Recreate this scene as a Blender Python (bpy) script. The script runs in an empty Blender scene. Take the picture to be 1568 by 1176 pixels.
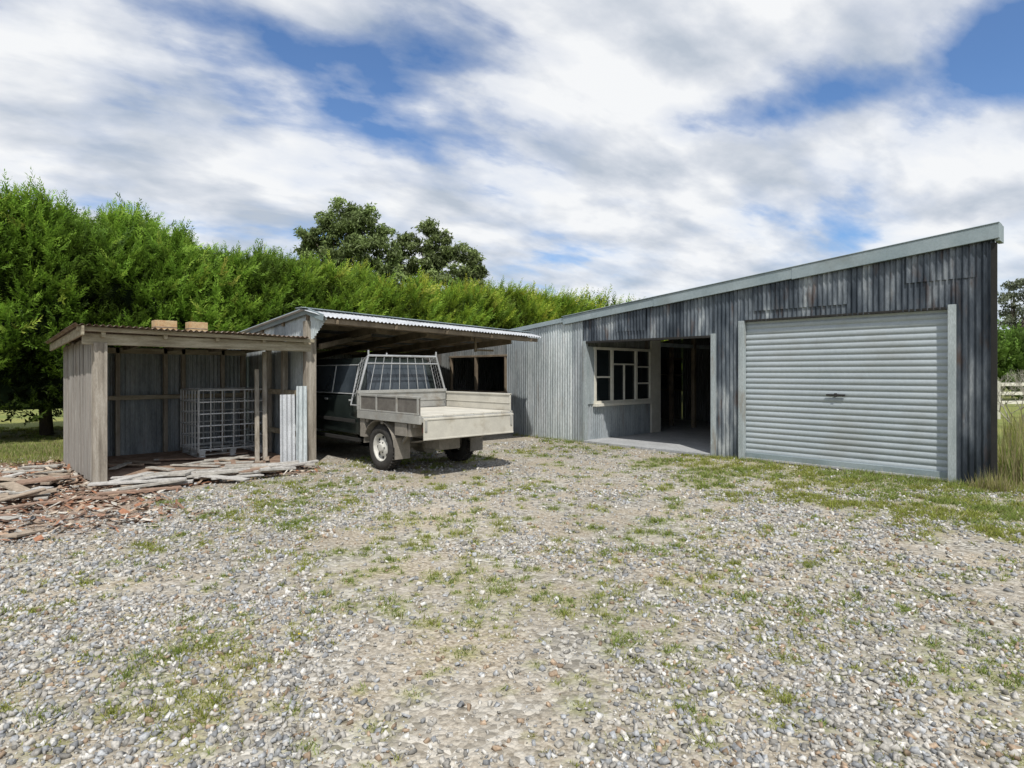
import bpy, math, random
import numpy as np
from mathutils import Vector
random.seed(7); rng=np.random.default_rng(7)
scene=bpy.context.scene
ST,CT=0.732,0.682
EYE=1.55
def CU(xc,z): return (0.682*xc-0.732*z, 0.732*xc+0.682*z)

# ---------------------------------------------------------------- helpers
def link(o,parent=None):
    scene.collection.objects.link(o)
    if parent: o.parent=parent
    return o
def empty(name):
    e=bpy.data.objects.new(name,None); e.empty_display_size=0.3
    return link(e)
class MB:
    def __init__(s): s.v=[];s.f=[];s.m=[]
    def poly(s,pts,mi=0):
        n=len(s.v); s.v+= [tuple(p) for p in pts]; s.f.append(tuple(range(n,n+len(pts)))); s.m.append(mi)
    def hexa(s,p,mi=0):
        n=len(s.v); s.v+=[tuple(q) for q in p]
        for f in ((0,3,2,1),(4,5,6,7),(0,1,5,4),(1,2,6,5),(2,3,7,6),(3,0,4,7)):
            s.f.append(tuple(n+i for i in f)); s.m.append(mi)
    def box(s,a,b,mi=0):
        x0,x1=sorted((a[0],b[0]));y0,y1=sorted((a[1],b[1]));z0,z1=sorted((a[2],b[2]))
        s.hexa([(x0,y0,z0),(x1,y0,z0),(x1,y1,z0),(x0,y1,z0),(x0,y0,z1),(x1,y0,z1),(x1,y1,z1),(x0,y1,z1)],mi)
    def beam(s,p,q,w,h,mi=0,up=(0,0,1)):
        p=Vector(p);q=Vector(q);d=(q-p).normalized();up=Vector(up)
        r=d.cross(up)
        if r.length<1e-3: r=d.cross(Vector((1,0,0)))
        r.normalize();u=r.cross(d).normalized();r*=w/2;u*=h/2
        s.hexa([p-r-u,p+r-u,q+r-u,q-r-u,p-r+u,p+r+u,q+r+u,q-r+u],mi)
    def cyl(s,p,q,r,mi=0,n=10,r2=None,cap=True):
        p=Vector(p);q=Vector(q);d=(q-p).normalized();r2=r if r2 is None else r2
        a=d.orthogonal().normalized();b=d.cross(a);k=len(s.v)
        for c,rr in((p,r),(q,r2)):
            for i in range(n):
                t=2*math.pi*i/n; s.v.append(tuple(c+(a*math.cos(t)+b*math.sin(t))*rr))
        for i in range(n):
            j=(i+1)%n; s.f.append((k+i,k+j,k+n+j,k+n+i)); s.m.append(mi)
        if cap:
            s.f.append(tuple(k+i for i in range(n))[::-1]); s.m.append(mi)
            s.f.append(tuple(k+n+i for i in range(n))); s.m.append(mi)
    def lathe(s,c,prof,mi=0,n=40):   # axis = y ; prof list (r,y)
        k=len(s.v);m=len(prof)
        for i in range(n):
            t=2*math.pi*i/n
            for r,y in prof: s.v.append((c[0]+r*math.cos(t),c[1]+y,c[2]+r*math.sin(t)))
        for i in range(n):
            j=(i+1)%n
            for a in range(m-1):
                s.f.append((k+i*m+a,k+j*m+a,k+j*m+a+1,k+i*m+a+1)); s.m.append(mi)
    def obj(s,name,mats,parent=None,bevel=0,smooth=False,seg=2):
        me=bpy.data.meshes.new(name);me.from_pydata(s.v,[],s.f);me.update()
        for m in mats: me.materials.append(m)
        me.polygons.foreach_set('material_index',s.m)
        if smooth: me.polygons.foreach_set('use_smooth',[True]*len(s.f))
        o=bpy.data.objects.new(name,me);link(o,parent)
        if bevel:
            b=o.modifiers.new('bevel','BEVEL');b.width=bevel;b.segments=seg;b.limit_method='ANGLE';b.angle_limit=math.radians(40)
        return o
def np_mesh(name,verts,tris,cols,mat,parent=None,smooth=False,k=3):
    verts=np.asarray(verts,dtype=np.float32).reshape(-1,3);tris=np.asarray(tris,dtype=np.int32).reshape(-1,k)
    me=bpy.data.meshes.new(name)
    me.vertices.add(len(verts));me.vertices.foreach_set('co',verts.ravel())
    me.loops.add(tris.size);me.loops.foreach_set('vertex_index',tris.ravel())
    me.polygons.add(len(tris));me.polygons.foreach_set('loop_start',np.arange(0,tris.size,k,dtype=np.int32))
    me.polygons.foreach_set('loop_total',np.full(len(tris),k,dtype=np.int32))
    if smooth: me.polygons.foreach_set('use_smooth',np.ones(len(tris),dtype=bool))
    me.update(calc_edges=True)
    if cols is not None:
        a=me.color_attributes.new('Col','FLOAT_COLOR','POINT')
        c=np.ones((len(verts),4),dtype=np.float32);c[:,:3]=np.asarray(cols).reshape(-1,3)
        a.data.foreach_set('color',c.ravel())
    me.materials.append(mat);me.validate()
    o=bpy.data.objects.new(name,me);return link(o,parent)
def h2(i,j,s):
    x=np.sin(i*127.1+j*311.7+s*74.7)*43758.5453
    return x-np.floor(x)
def vn(x,y,s=0):
    xi=np.floor(x);yi=np.floor(y);fx=x-xi;fy=y-yi
    fx=fx*fx*(3-2*fx);fy=fy*fy*(3-2*fy)
    return (h2(xi,yi,s)*(1-fx)+h2(xi+1,yi,s)*fx)*(1-fy)+(h2(xi,yi+1,s)*(1-fx)+h2(xi+1,yi+1,s)*fx)*fy
def fbm(x,y,s=0,o=4):
    t=0;a=.5;w=0
    for k in range(o):
        t=t+a*vn(x*2**k,y*2**k,s+k*3.1);w+=a;a*=.55
    return t/w
def sm(a,b,x):
    t=np.clip((x-a)/(b-a),0,1);return t*t*(3-2*t)

# ---------------------------------------------------------------- materials
def mat(name):
    m=bpy.data.materials.new(name);m.use_nodes=True
    nt=m.node_tree;return m,nt,nt.nodes['Principled BSDF']
def N(nt,t,**k):
    n=nt.nodes.new(t)
    for a,b in k.items():
        if a in n.inputs.keys(): n.inputs[a].default_value=b
        else: setattr(n,a,b)
    return n
def ramp(nt,src,stops):
    r=nt.nodes.new('ShaderNodeValToRGB');e=r.color_ramp.elements
    while len(e)<len(stops): e.new(.5)
    for i,(p,c) in enumerate(stops):
        e[i].position=p;e[i].color=(*c,1) if len(c)==3 else c
    nt.links.new(src,r.inputs[0]);return r
def coords(nt,scale=(1,1,1)):
    tc=nt.nodes.new('ShaderNodeTexCoord');mp=nt.nodes.new('ShaderNodeMapping')
    mp.inputs['Scale'].default_value=scale
    nt.links.new(tc.outputs['Object'],mp.inputs[0]);return mp.outputs[0]
def mixc(nt,fac,a,b,bt='MIX'):
    m=nt.nodes.new('ShaderNodeMix');m.data_type='RGBA';m.blend_type=bt
    for sock,v in((m.inputs[0],fac),(m.inputs[6],a),(m.inputs[7],b)):
        if hasattr(v,'links') or hasattr(v,'is_linked'): nt.links.new(v,sock)
        else: sock.default_value=v if not isinstance(v,tuple) else (*v,1)
    return m.outputs[2]
def weathered(name,stops,scale=(2,2,.35),nscale=2.2,rough=.6,metal=0.0,bump=.15,fine=30,stain=None,stainlvl=(.55,.75),sheet=None,fc=(.62,1.25),nr=.65):
    m,nt,b=mat(name);v=coords(nt,scale)
    n=N(nt,'ShaderNodeTexNoise',Scale=nscale,Detail=8.0,Roughness=nr);nt.links.new(v,n.inputs['Vector'])
    c=ramp(nt,n.outputs['Fac'],stops).outputs[0]
    n2=N(nt,'ShaderNodeTexNoise',Scale=float(fine),Detail=4.0,Roughness=.7);nt.links.new(v,n2.inputs['Vector'])
    g=ramp(nt,n2.outputs['Fac'],[(.25,(fc[0],)*3),(.75,(fc[1],)*3)]).outputs[0]
    c=mixc(nt,1.0,c,g,'MULTIPLY')
    if stain:
        v3=coords(nt,(scale[0]*1.3,scale[1]*1.3,scale[2]*1.5))
        n3=N(nt,'ShaderNodeTexNoise',Scale=1.3,Detail=6.0,Roughness=.6);nt.links.new(v3,n3.inputs['Vector'])
        f=ramp(nt,n3.outputs['Fac'],[(stainlvl[0],(0,0,0)),(stainlvl[1],(1,1,1))]).outputs[0]
        c=mixc(nt,f,c,stain)
    if sheet:   # per-sheet tonal change along the wall
        tc=nt.nodes.new('ShaderNodeTexCoord');sp=nt.nodes.new('ShaderNodeSeparateXYZ');nt.links.new(tc.outputs['Object'],sp.inputs[0])
        md=N(nt,'ShaderNodeMath',operation='DIVIDE');md.inputs[1].default_value=sheet;nt.links.new(sp.outputs[0],md.inputs[0])
        fl=N(nt,'ShaderNodeMath',operation='FLOOR');nt.links.new(md.outputs[0],fl.inputs[0])
        wn=N(nt,'ShaderNodeTexWhiteNoise',noise_dimensions='1D');nt.links.new(fl.outputs[0],wn.inputs['W'])
        g=ramp(nt,wn.outputs['Value'],[(0,(.72,.72,.74)),(1,(1.3,1.28,1.25))]).outputs[0]
        c=mixc(nt,1.0,c,g,'MULTIPLY')
    nt.links.new(c,b.inputs['Base Color'])
    b.inputs['Roughness'].default_value=rough;b.inputs['Metallic'].default_value=metal
    bp=N(nt,'ShaderNodeBump',Strength=bump,Distance=.01);nt.links.new(n2.outputs['Fac'],bp.inputs['Height']);nt.links.new(bp.outputs[0],b.inputs['Normal'])
    return m
M_dark=weathered('corrugated_dark',[(.36,(.028,.038,.052)),(.48,(.075,.092,.115)),(.58,(.155,.178,.205)),(.70,(.38,.41,.43))],(2.8,2.8,.7),1.6,.40,.3,stain=(.10,.062,.046),stainlvl=(.55,.72),sheet=.76,nr=.56,fc=(.75,1.2))
M_galv=weathered('corrugated_galvanised',[(.3,(.27,.31,.33)),(.5,(.44,.49,.51)),(.7,(.58,.62,.64))],(2.5,2.5,.4),2,.45,.3,stain=(.26,.22,.18),stainlvl=(.58,.82),sheet=.76)
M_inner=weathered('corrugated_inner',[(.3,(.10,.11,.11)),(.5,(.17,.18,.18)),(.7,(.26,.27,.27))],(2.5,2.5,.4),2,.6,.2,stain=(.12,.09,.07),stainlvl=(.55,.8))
M_roof=weathered('corrugated_roof',[(.3,(.46,.48,.50)),(.7,(.68,.70,.72))],(2,2,2),2,.4,.3)
M_rust=weathered('rusty_iron',[(.3,(.12,.075,.05)),(.5,(.20,.15,.11)),(.7,(.32,.29,.25))],(2,2,2),3,.8)
M_fascia=weathered('fascia_metal',[(.3,(.22,.28,.305)),(.7,(.335,.39,.415))],(1,1,1),1.5,.5,.1,bump=.03,fc=(.85,1.1),stain=(.19,.22,.22),stainlvl=(.52,.8))
M_door=weathered('roller_door_steel',[(.3,(.33,.375,.405)),(.7,(.415,.46,.49))],(.7,.7,.7),1.2,.45,.1,bump=.01,stain=(.29,.305,.30),stainlvl=(.52,.85),fc=(.9,1.08))
M_trim=weathered('painted_trim',[(.3,(.27,.315,.33)),(.7,(.42,.465,.48))],(3,3,.6),2,.6,stain=(.22,.19,.15),stainlvl=(.56,.78))
M_wood=weathered('weathered_timber',[(.3,(.17,.145,.115)),(.5,(.33,.295,.245)),(.7,(.50,.46,.40))],(7,7,.7),2,.85,bump=.5,stain=(.13,.10,.075),stainlvl=(.58,.75))
M_woodh=weathered('weathered_timber_beam',[(.3,(.20,.165,.115)),(.5,(.36,.32,.235)),(.7,(.52,.475,.37))],(5,1,9),2,.85,bump=.5)
M_rafter=weathered('rafter_timber',[(.3,(.13,.10,.07)),(.7,(.30,.24,.17))],(2,2,2),2,.8)
M_boards=weathered('grey_boards',[(.3,(.17,.155,.14)),(.5,(.32,.30,.275)),(.7,(.46,.44,.41))],(9,9,.5),2,.85,bump=.5,stain=(.20,.13,.09),stainlvl=(.55,.8))
M_concrete=weathered('concrete',[(.3,(.30,.31,.32)),(.7,(.44,.45,.46))],(1,1,1),2,.8)
M_white=weathered('window_paint',[(.3,(.60,.58,.50)),(.7,(.76,.74,.66))],(3,3,3),2,.5,fc=(.85,1.1))
M_alu=weathered('tray_aluminium',[(.3,(.30,.30,.285)),(.7,(.46,.455,.425))],(2,2,2),2,.5,.2,bump=.1,stain=(.22,.18,.13),stainlvl=(.56,.8),fc=(.8,1.12))
M_tbed=weathered('tray_bed',[(.3,(.44,.42,.37)),(.7,(.60,.575,.50))],(2,2,2),1.6,.65,bump=.05,stain=(.33,.29,.22),stainlvl=(.56,.8),fc=(.9,1.08),nr=.5)
M_side=weathered('side_board',[(.3,(.11,.10,.09)),(.7,(.21,.195,.175))],(3,3,3),3,.6,.2)
M_steel=weathered('dusty_steel',[(.3,(.18,.165,.14)),(.7,(.30,.275,.24))],(3,3,3),3,.7)
M_galt=weathered('galvanised_tube',[(.3,(.5,.52,.53)),(.7,(.72,.74,.75))],(3,3,3),3,.4,.3)
M_rack=weathered('rack_tube',[(.3,(.34,.35,.36)),(.7,(.52,.53,.54))],(3,3,3),3,.4,.3)
M_rim=weathered('wheel_rim_paint',[(.3,(.45,.44,.40)),(.7,(.68,.67,.63))],(4,4,4),3,.5)
M_tyre=weathered('tyre_rubber',[(.3,(.018,.018,.018)),(.7,(.055,.05,.045))],(4,4,4),3,.85)
M_body=weathered('vehicle_paint',[(.3,(.012,.017,.016)),(.7,(.026,.034,.031))],(2,2,2),2,.2,bump=.01)
M_black=weathered('dark_interior',[(.3,(.012,.012,.012)),(.7,(.025,.024,.022))],(2,2,2),2,.9)
M_dirt=weathered('dirt_floor',[(.3,(.16,.10,.07)),(.55,(.30,.21,.155)),(.75,(.40,.33,.26))],(2,2,2),3,.95,bump=.6)
M_brick=weathered('clay_block',[(.3,(.42,.22,.10)),(.6,(.55,.42,.24)),(.75,(.66,.58,.42))],(3,3,3),3,.9)
M_red,ntx,bx=mat('tail_light');bx.inputs['Base Color'].default_value=(.35,.02,.015,1);bx.inputs['Roughness'].default_value=.25
M_glass,ntx,bx=mat('window_glass');bx.inputs['Base Color'].default_value=(.015,.02,.022,1);bx.inputs['Roughness'].default_value=.06;bx.inputs['Specular IOR Level'].default_value=.7
M_cglass=weathered('reflection_tinted_vehicle_glass',[(.3,(.025,.033,.042)),(.7,(.06,.075,.09))],(1,1,1),2,.10,bump=.01,fc=(.9,1.1))  # lighter blue-grey base colour stands in for reflections on the cab glass
M_lens,ntx,bx=mat('lamp_lens');bx.inputs['Base Color'].default_value=(.6,.6,.58,1);bx.inputs['Roughness'].default_value=.1

def vcol(name,rough=.8,trans=0.0,mul=None):
    m,nt,b=mat(name)
    a=nt.nodes.new('ShaderNodeVertexColor');a.layer_name='Col'
    c=a.outputs[0]
    if mul:
        v=coords(nt,(1,1,1));n=N(nt,'ShaderNodeTexNoise',Scale=float(mul),Detail=3.0);nt.links.new(v,n.inputs['Vector'])
        g=ramp(nt,n.outputs['Fac'],[(.3,(.7,.7,.7)),(.7,(1.25,1.25,1.25))]).outputs[0]
        c=mixc(nt,1.0,c,g,'MULTIPLY')
    nt.links.new(c,b.inputs['Base Color']);b.inputs['Roughness'].default_value=rough
    b.inputs['Specular IOR Level'].default_value=.25
    if trans:
        t=nt.nodes.new('ShaderNodeBsdfTranslucent');nt.links.new(c,t.inputs[0])
        mx=nt.nodes.new('ShaderNodeMixShader');mx.inputs[0].default_value=trans
        nt.links.new(b.outputs[0],mx.inputs[1]);nt.links.new(t.outputs[0],mx.inputs[2])
        nt.links.new(mx.outputs[0],nt.nodes['Material Output'].inputs[0])
    return m
M_leaf=vcol('conifer_foliage',.6,.38)
M_gum=vcol('gum_foliage',.5,.25)
M_grass=vcol('grass_blades',.6,.4)
M_stone=vcol('gravel_stone',.85,0,90)
M_chip=vcol('bark_chips',.9,0,40)
M_core=vcol('inner_foliage',.9,0)
M_bark=weathered('bark',[(.3,(.05,.04,.03)),(.7,(.14,.11,.09))],(4,4,.8),3,.9,bump=.8)

# ---------------------------------------------------------------- corrugated sheet
def corr(name,A,B,C,D,m,parent,pitch=.076,amp=.0115,rows=5,wob=.006,sub=8,seed=0):
    A,B,C,D=[np.array(p,float) for p in (A,B,C,D)]
    L=np.linalg.norm(B-A);n=max(4,int(L/pitch*sub));nr=rows+1
    s=np.linspace(0,1,n+1)[:,None,None];t=np.linspace(0,1,nr)[None,:,None]
    P=(A*(1-s)+B*s)*(1-t)+(D*(1-s)+C*s)*t
    nm=np.cross(B-A,D-A);nm/=np.linalg.norm(nm)
    w=amp*np.sin(2*np.pi*(s[:,:,0]*L)/pitch)+wob*(fbm(s[:,:,0]*L*.9+seed,t[:,:,0]*3+seed*1.7,3)-.5)*2
    P=P+nm*w[:,:,None]
    idx=np.arange((n+1)*nr).reshape(n+1,nr)
    q=np.stack([idx[:-1,:-1],idx[1:,:-1],idx[1:,1:],idx[:-1,1:]],-1).reshape(-1,4)
    return np_mesh(name,P,q,None,m,parent,smooth=True,k=4)

# ================================================================= MAIN SHED
shed=empty('corrugated_iron_shed')
W=10.36
top=lambda u:2.79+(u+9.37)*.0935
def wall(u0,u1,z0,z1,m,nm='front_wall',off=0):
    a=z0(u0) if callable(z0) else z0;b=z0(u1) if callable(z0) else z0
    c=z1(u1) if callable(z1) else z1;d=z1(u0) if callable(z1) else z1
    corr(nm,(u0,W-off,a),(u1,W-off,b),(u1,W-off,c),(u0,W-off,d),m,shed,seed=u0,wob=.010)
tz=lambda u:top(u)-.04
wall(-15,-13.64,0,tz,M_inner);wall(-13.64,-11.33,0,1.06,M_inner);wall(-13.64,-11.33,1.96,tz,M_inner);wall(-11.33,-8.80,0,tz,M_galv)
wall(-8.80,-5.66,2.2,tz,M_dark);wall(-5.66,-5.16,0,tz,M_dark);wall(-5.16,-2.0,2.44,tz,M_dark);wall(-2.0,-1.56,0,tz,M_dark)
wall(-4.9,-3.38,2.62,lambda u:top(u)-.12,M_dark,'lap_sheet',.018)
wall(-7.9,-7.14,2.40,lambda u:top(u)-.10,M_dark,'lap_sheet',.016)
wall(-2.6,-1.75,2.86,lambda u:top(u)-.12,M_dark,'lap_sheet',.017)
BU,BV=-2.85,17.2
corr('end_wall',(-1.57,W+.01,0),(BU,BV,0),(BU,BV,top(BU)-.05),(-1.57,W+.01,tz(-1.57)),M_dark,shed)
corr('roof',(-15.1,BV+.1,top(-15.1)),(-15.1,W-.04,top(-15.1)),(-1.6,W-.04,top(-1.6)-.02),(BU,BV+.1,top(BU)),M_roof,shed,rows=2)
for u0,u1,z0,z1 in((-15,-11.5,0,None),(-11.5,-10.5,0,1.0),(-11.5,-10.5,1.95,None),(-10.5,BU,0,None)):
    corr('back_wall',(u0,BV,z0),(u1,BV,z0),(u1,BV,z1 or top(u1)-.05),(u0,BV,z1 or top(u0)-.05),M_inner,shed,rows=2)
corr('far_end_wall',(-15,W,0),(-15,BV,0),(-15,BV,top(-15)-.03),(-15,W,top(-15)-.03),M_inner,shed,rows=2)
sl=MB();sl.hexa([(-14.95,W+.03,0.005),(-1.62,W+.03,0.005),(BU-.05,BV-.05,0.005),(-14.95,BV-.05,.005),(-14.95,W+.03,.045),(-1.62,W+.03,.045),(BU-.05,BV-.05,.045),(-14.95,BV-.05,.045)])
sl.box((-8.7,W-.12,.0),(-5.72,W+.029,.05))
sl.obj('floor_slab',[M_concrete],shed,.006)
fa=MB()
def fas(u0,u1,off,h,dz=0.02):
    y0=W-.075-off;y1=W-.03-off
    fa.hexa([(u0,y0,top(u0)-h),(u1,y0,top(u1)-h),(u1,y1,top(u1)-h),(u0,y1,top(u0)-h),(u0,y0,top(u0)+dz),(u1,y0,top(u1)+dz),(u1,y1,top(u1)+dz),(u0,y1,top(u0)+dz)])
fas(-15.0,-9.36,-.01,.10,.0);fas(-9.35,-6.9,0,.155);fas(-6.92,-4.2,.007,.165);fas(-4.22,-1.50,.014,.18)
fa.box((-1.56,W-.03,top(-1.5)-.21),(-1.50,W+.25,top(-1.5)+.025))
fa.hexa([(-9.37,W-.10,top(-9.37)+.021),(-1.5,W-.10,top(-1.5)+.021),(-1.5,W+.12,top(-1.5)+.021),(-9.37,W+.12,top(-9.37)+.021),
         (-9.37,W-.10,top(-9.37)+.034),(-1.5,W-.10,top(-1.5)+.034),(-1.5,W+.12,top(-1.5)+.034),(-9.37,W+.12,top(-9.37)+.034)])
fa.obj('fascia',[M_fascia],shed,.004)
tr=MB()
tr.box((-5.17,W-.05,0),(-5.075,W+.06,2.46));tr.box((-2.08,W-.05,0),(-1.985,W+.06,2.50))
tr.box((-5.075,W-.012,2.44),(-2.08,W+.06,2.475),1)
tr.box((-8.80,W-.04,0),(-8.72,W+.06,2.24));tr.box((-5.71,W-.04,0),(-5.62,W+.06,2.26))
tr.box((-8.72,W-.02,2.19),(-5.71,W+.05,2.235),1)
tr.box((-1.60,W-.03,0),(-1.53,W-.012,3.3),1)
for u in(-13.64,-12.55,-11.36): tr.box((u-.03,W-.03,1.05),(u+.03,W+.05,1.97),2)
tr.box((-13.70,W-.035,1.0),(-11.30,W+.05,1.06),2);tr.box((-13.70,W-.035,1.95),(-11.30,W+.05,2.0),2)
tr.obj('door_and_window_trim',[M_trim,M_black,M_rafter],shed,.004)
z=.10
prof=[]
while z<2.46:
    prof+=[(z,.002),(z+.008,.002),(z+.013,-.005),(z+.048,-.0065),(z+.084,-.005),(z+.089,.002)];z+=.096
rv=[];rq=[]
us=np.linspace(-5.08,-2.07,40)
for i,u in enumerate(us):
    for zz,d in prof: rv.append((u,W+.07+d+.003*math.sin(u*1.7+zz*2),zz))
m_=len(prof)
for i in range(len(us)-1):
    for a in range(m_-1): rq.append((i*m_+a,(i+1)*m_+a,(i+1)*m_+a+1,i*m_+a+1))
np_mesh('roller_door_curtain',rv,rq,None,M_door,shed,k=4)
rd=MB();rd.box((-5.07,W+.035,.03),(-2.09,W+.075,.13));rd.box((-3.72,W+.02,1.17),(-3.44,W+.045,1.20),1);rd.box((-3.60,W+.015,1.155),(-3.56,W+.05,1.215),1)
rd.box((-5.1,W+.09,2.4),(-2.05,W+.5,2.85),1)
rd.obj('roller_door_rail_and_handle',[M_fascia,M_black],shed,.004)
pu=-8.74
corr('partition_wall',(pu,W+.08,0),(pu,13.2,0),(pu,13.2,.84),(pu,W+.08,.84),M_galv,shed)
corr('partition_wall',(pu,W+.08,2.12),(pu,13.2,2.12),(pu,13.2,2.75),(pu,W+.08,2.75),M_inner,shed)
pw=MB()
pw.box((pu-.05,12.85,.045),(pu+.04,13.25,2.7),0);pw.box((pu-.05,W+.06,.84),(pu+.03,10.64,2.12),1)
pw.box((pu-.04,10.6,.78),(pu+.10,12.9,.845),0)
vs=[10.66,11.28,12.22,12.82]
for v in vs: pw.box((pu-.03,v-.035,.845),(pu+.045,v+.035,2.1),0)
pw.box((pu-.03,10.6,2.06),(pu+.046,12.87,2.12),0);pw.box((pu-.03,10.6,.845),(pu+.046,12.87,.90),0)
pw.box((pu-.02,10.69,1.42),(pu+.03,11.25,1.46),0)
for z in(1.28,1.68): pw.box((pu-.02,12.25,z-.018),(pu+.03,12.79,z+.018),0)
pw.box((pu-.02,11.31,1.72),(pu+.03,12.19,1.755),0);pw.box((pu-.02,11.74,.9),(pu+.03,11.77,1.72),0)
pw.box((pu-.01,10.66,.86),(pu-.004,12.82,2.08),2)
pw.box((pu-.02,13.3,2.2),(pu+.02,17,2.3),1)
pw.obj('partition_window',[M_white,M_trim,M_glass],shed,.003)
it=MB()
for u,v in((-7.7,14.5),(-6.4,15.8),(-9.5,15.0),(-5.6,13.5),(-10.4,15.6),(-8.74,14.9)): it.box((u-.05,v-.05,.04),(u+.05,v+.05,2.6))
for v in(11.5,13.5,15.5): it.hexa([(-14.9,v-.04,top(-14.9)-.22),(-2.6,v-.04,top(-2.6)-.22),(-2.6,v+.04,top(-2.6)-.22),(-14.9,v+.04,top(-14.9)-.22),(-14.9,v-.04,top(-14.9)-.06),(-2.6,v-.04,top(-2.6)-.06),(-2.6,v+.04,top(-2.6)-.06),(-14.9,v+.04,top(-14.9)-.06)])
it.box((-11.55,BV-.04,.96),(-10.45,BV+.03,1.0));it.box((-11.55,BV-.04,1.95),(-10.45,BV+.03,2.0));it.box((-11.03,BV-.04,1.0),(-10.98,BV+.03,1.95));it.box((-11.5,BV-.03,1.45),(-10.5,BV+.02,1.49))
it.box((-8.2,16.2,.85),(-5.9,16.9,.9));it.box((-8.2,16.25,.04),(-8.12,16.85,.85));it.box((-5.98,16.25,.04),(-5.9,16.85,.85))
it.box((-7.9,16.3,.9),(-7.4,16.7,1.3));it.box((-6.9,16.3,.9),(-6.6,16.6,1.15));it.box((-7.2,14.5,.04),(-6.7,14.9,.8))
it.obj('interior_frame_and_bench',[M_rafter],shed,.004)
iw=MB();iw.box((-5.3,W+.6,.05),(-5.26,BV-.3,2.8));iw.box((-11.5,BV-.02,1.0),(-10.5,BV-.014,1.95),1);iw.obj('interior_lining',[M_steel,M_glass],shed)

# ================================================================= CARPORT
car=empty('open_carport')
V0,V1=4.45,9.75
rz0,rz1=2.61,2.43
backz=2.14
corr('roof_back_slope',(-9.87,V0-.1,rz0),(-9.87,V1,rz1),(-15.2,W-.05,backz-.0),(-15.2,V0-.1,backz+.02),M_roof,car,rows=3,wob=.012)
corr('roof_front_strip',(-9.22,V0-.02,2.455),(-9.22,V1-.25,2.30),(-9.87,V1,rz1+.002),(-9.87,V0-.1,rz0+.002),M_roof,car,rows=3,wob=.012)
rb=MB()
rb.beam((-9.87,V0-.15,rz0+.02),(-9.87,V1,rz1+.02),.24,.012)
rb.obj('ridge_flashing',[M_fascia],car,.003)
cr=MB()
cr.beam((-9.30,V0+.05,2.385),(-9.30,V1-.35,2.245),.045,.075)
cr.beam((-9.87,V0,2.46),(-9.87,V1-.1,2.33),.07,.16)
for u in(-10.9,-11.9,-12.9,-13.9,-14.9):
    f=(u+9.87)/(-5.33);cr.beam((u,V0,rz0*(1-f)+backz*f-.09),(u,V1-.05,rz1*(1-f)+backz*f-.09),.07,.09)
for i in range(5):
    v=V0+.25+i*1.12;f=(v-V0)/(V1-V0)
    cr.beam((-9.25,v,2.40-.16*f-.02),(-9.87,v,rz0+(rz1-rz0)*f-.05),.05,.07)
    cr.beam((-9.9,v,rz0+(rz1-rz0)*f-.20),(-15,v,backz-.2),.05,.14)
for v in(6.4,8.4): cr.box((-15.0,v-.06,0),(-14.9,v+.06,2.1))
cr.beam((-10.0,V0+.3,2.0),(-11.6,V0+2.2,2.36),.05,.09)
cr.beam((-9.95,8.2,2.3),(-9.95,8.2,1.98),.05,.03);cr.beam((-9.95,8.2,2.02),(-9.95,8.7,2.02),.03,.04)
cr.beam((-14.8,V0,1.5),(-14.8,W,1.5),.05,.1);cr.beam((-14.8,V0,.8),(-14.8,W,.8),.05,.1)
cr.obj('roof_timbers',[M_rafter],car,.004)
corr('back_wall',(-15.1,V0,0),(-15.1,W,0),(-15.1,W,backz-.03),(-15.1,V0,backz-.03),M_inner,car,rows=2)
corr('side_wall',(-15.1,V0+.04,0),(-9.93,V0+.04,0),(-9.93,V0+.04,2.58),(-15.1,V0+.04,backz-.02),M_galv,car)
corr('side_gusset',(-9.93,V0+.042,1.98),(-9.24,V0+.042,2.40),(-9.24,V0+.042,2.43),(-9.93,V0+.042,2.585),M_galv,car)
cb=MB();cb.beam((-9.87,V0-.02,rz0-.02),(-15.2,V0-.02,backz-.0),.02,.13);cb.beam((-9.87,V0-.02,rz0-.02),(-9.22,V0-.02,2.43),.02,.11)
cb.obj('barge_board',[M_fascia],car,.003)
po=MB();po.box((-9.96,4.42,0),(-9.82,4.60,2.42));po.obj('corner_post',[M_wood],car,.008)

# ================================================================= LEAN-TO
lt=empty('timber_lean_to')
a=MB()
a.box((-9.95,1.44,0),(-9.79,1.60,1.95))
for u,v in((-12.6,1.55),(-12.6,4.35),(-11.3,4.36),(-10.6,4.37)): a.box((u-.045,v-.045,0),(u+.045,v+.045,2.0))
for v in(1.95,2.2,2.95,3.25,3.95): a.box((-12.60,v-.035,.08),(-12.52,v+.035,1.98))
a.obj('posts_and_studs',[M_wood],lt,.006)
a=MB()
a.beam((-9.84,1.32,2.00),(-9.84,4.50,1.97),.06,.15);a.beam((-9.74,1.25,2.13),(-9.74,4.52,2.075),.05,.06)
a.beam((-12.55,1.5,1.93),(-12.55,4.4,1.93),.06,.1);a.beam((-12.53,1.5,1.1),(-12.53,4.4,1.1),.05,.08)
for v in(1.55,2.3,3.0,3.7,4.38): a.beam((-9.75,v,2.07),(-12.75,v,1.97),.05,.09)
a.beam((-9.95,4.36,1.2),(-12.5,4.36,1.2),.05,.09);a.beam((-9.95,4.36,.5),(-12.5,4.36,.5),.05,.09)
a.obj('beams',[M_woodh],lt,.006)
corr('roof_sheets',(-9.60,1.20,2.19),(-9.60,4.42,2.13),(-12.95,4.42,2.03),(-12.95,1.20,2.05),M_rust,lt,amp=.014,wob=.02,rows=4)
corr('back_wall',(-12.66,1.5,0),(-12.66,4.45,0),(-12.66,4.45,2.0),(-12.66,1.5,2.0),M_galv,lt,rows=3)
b=MB();u=-12.72
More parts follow.
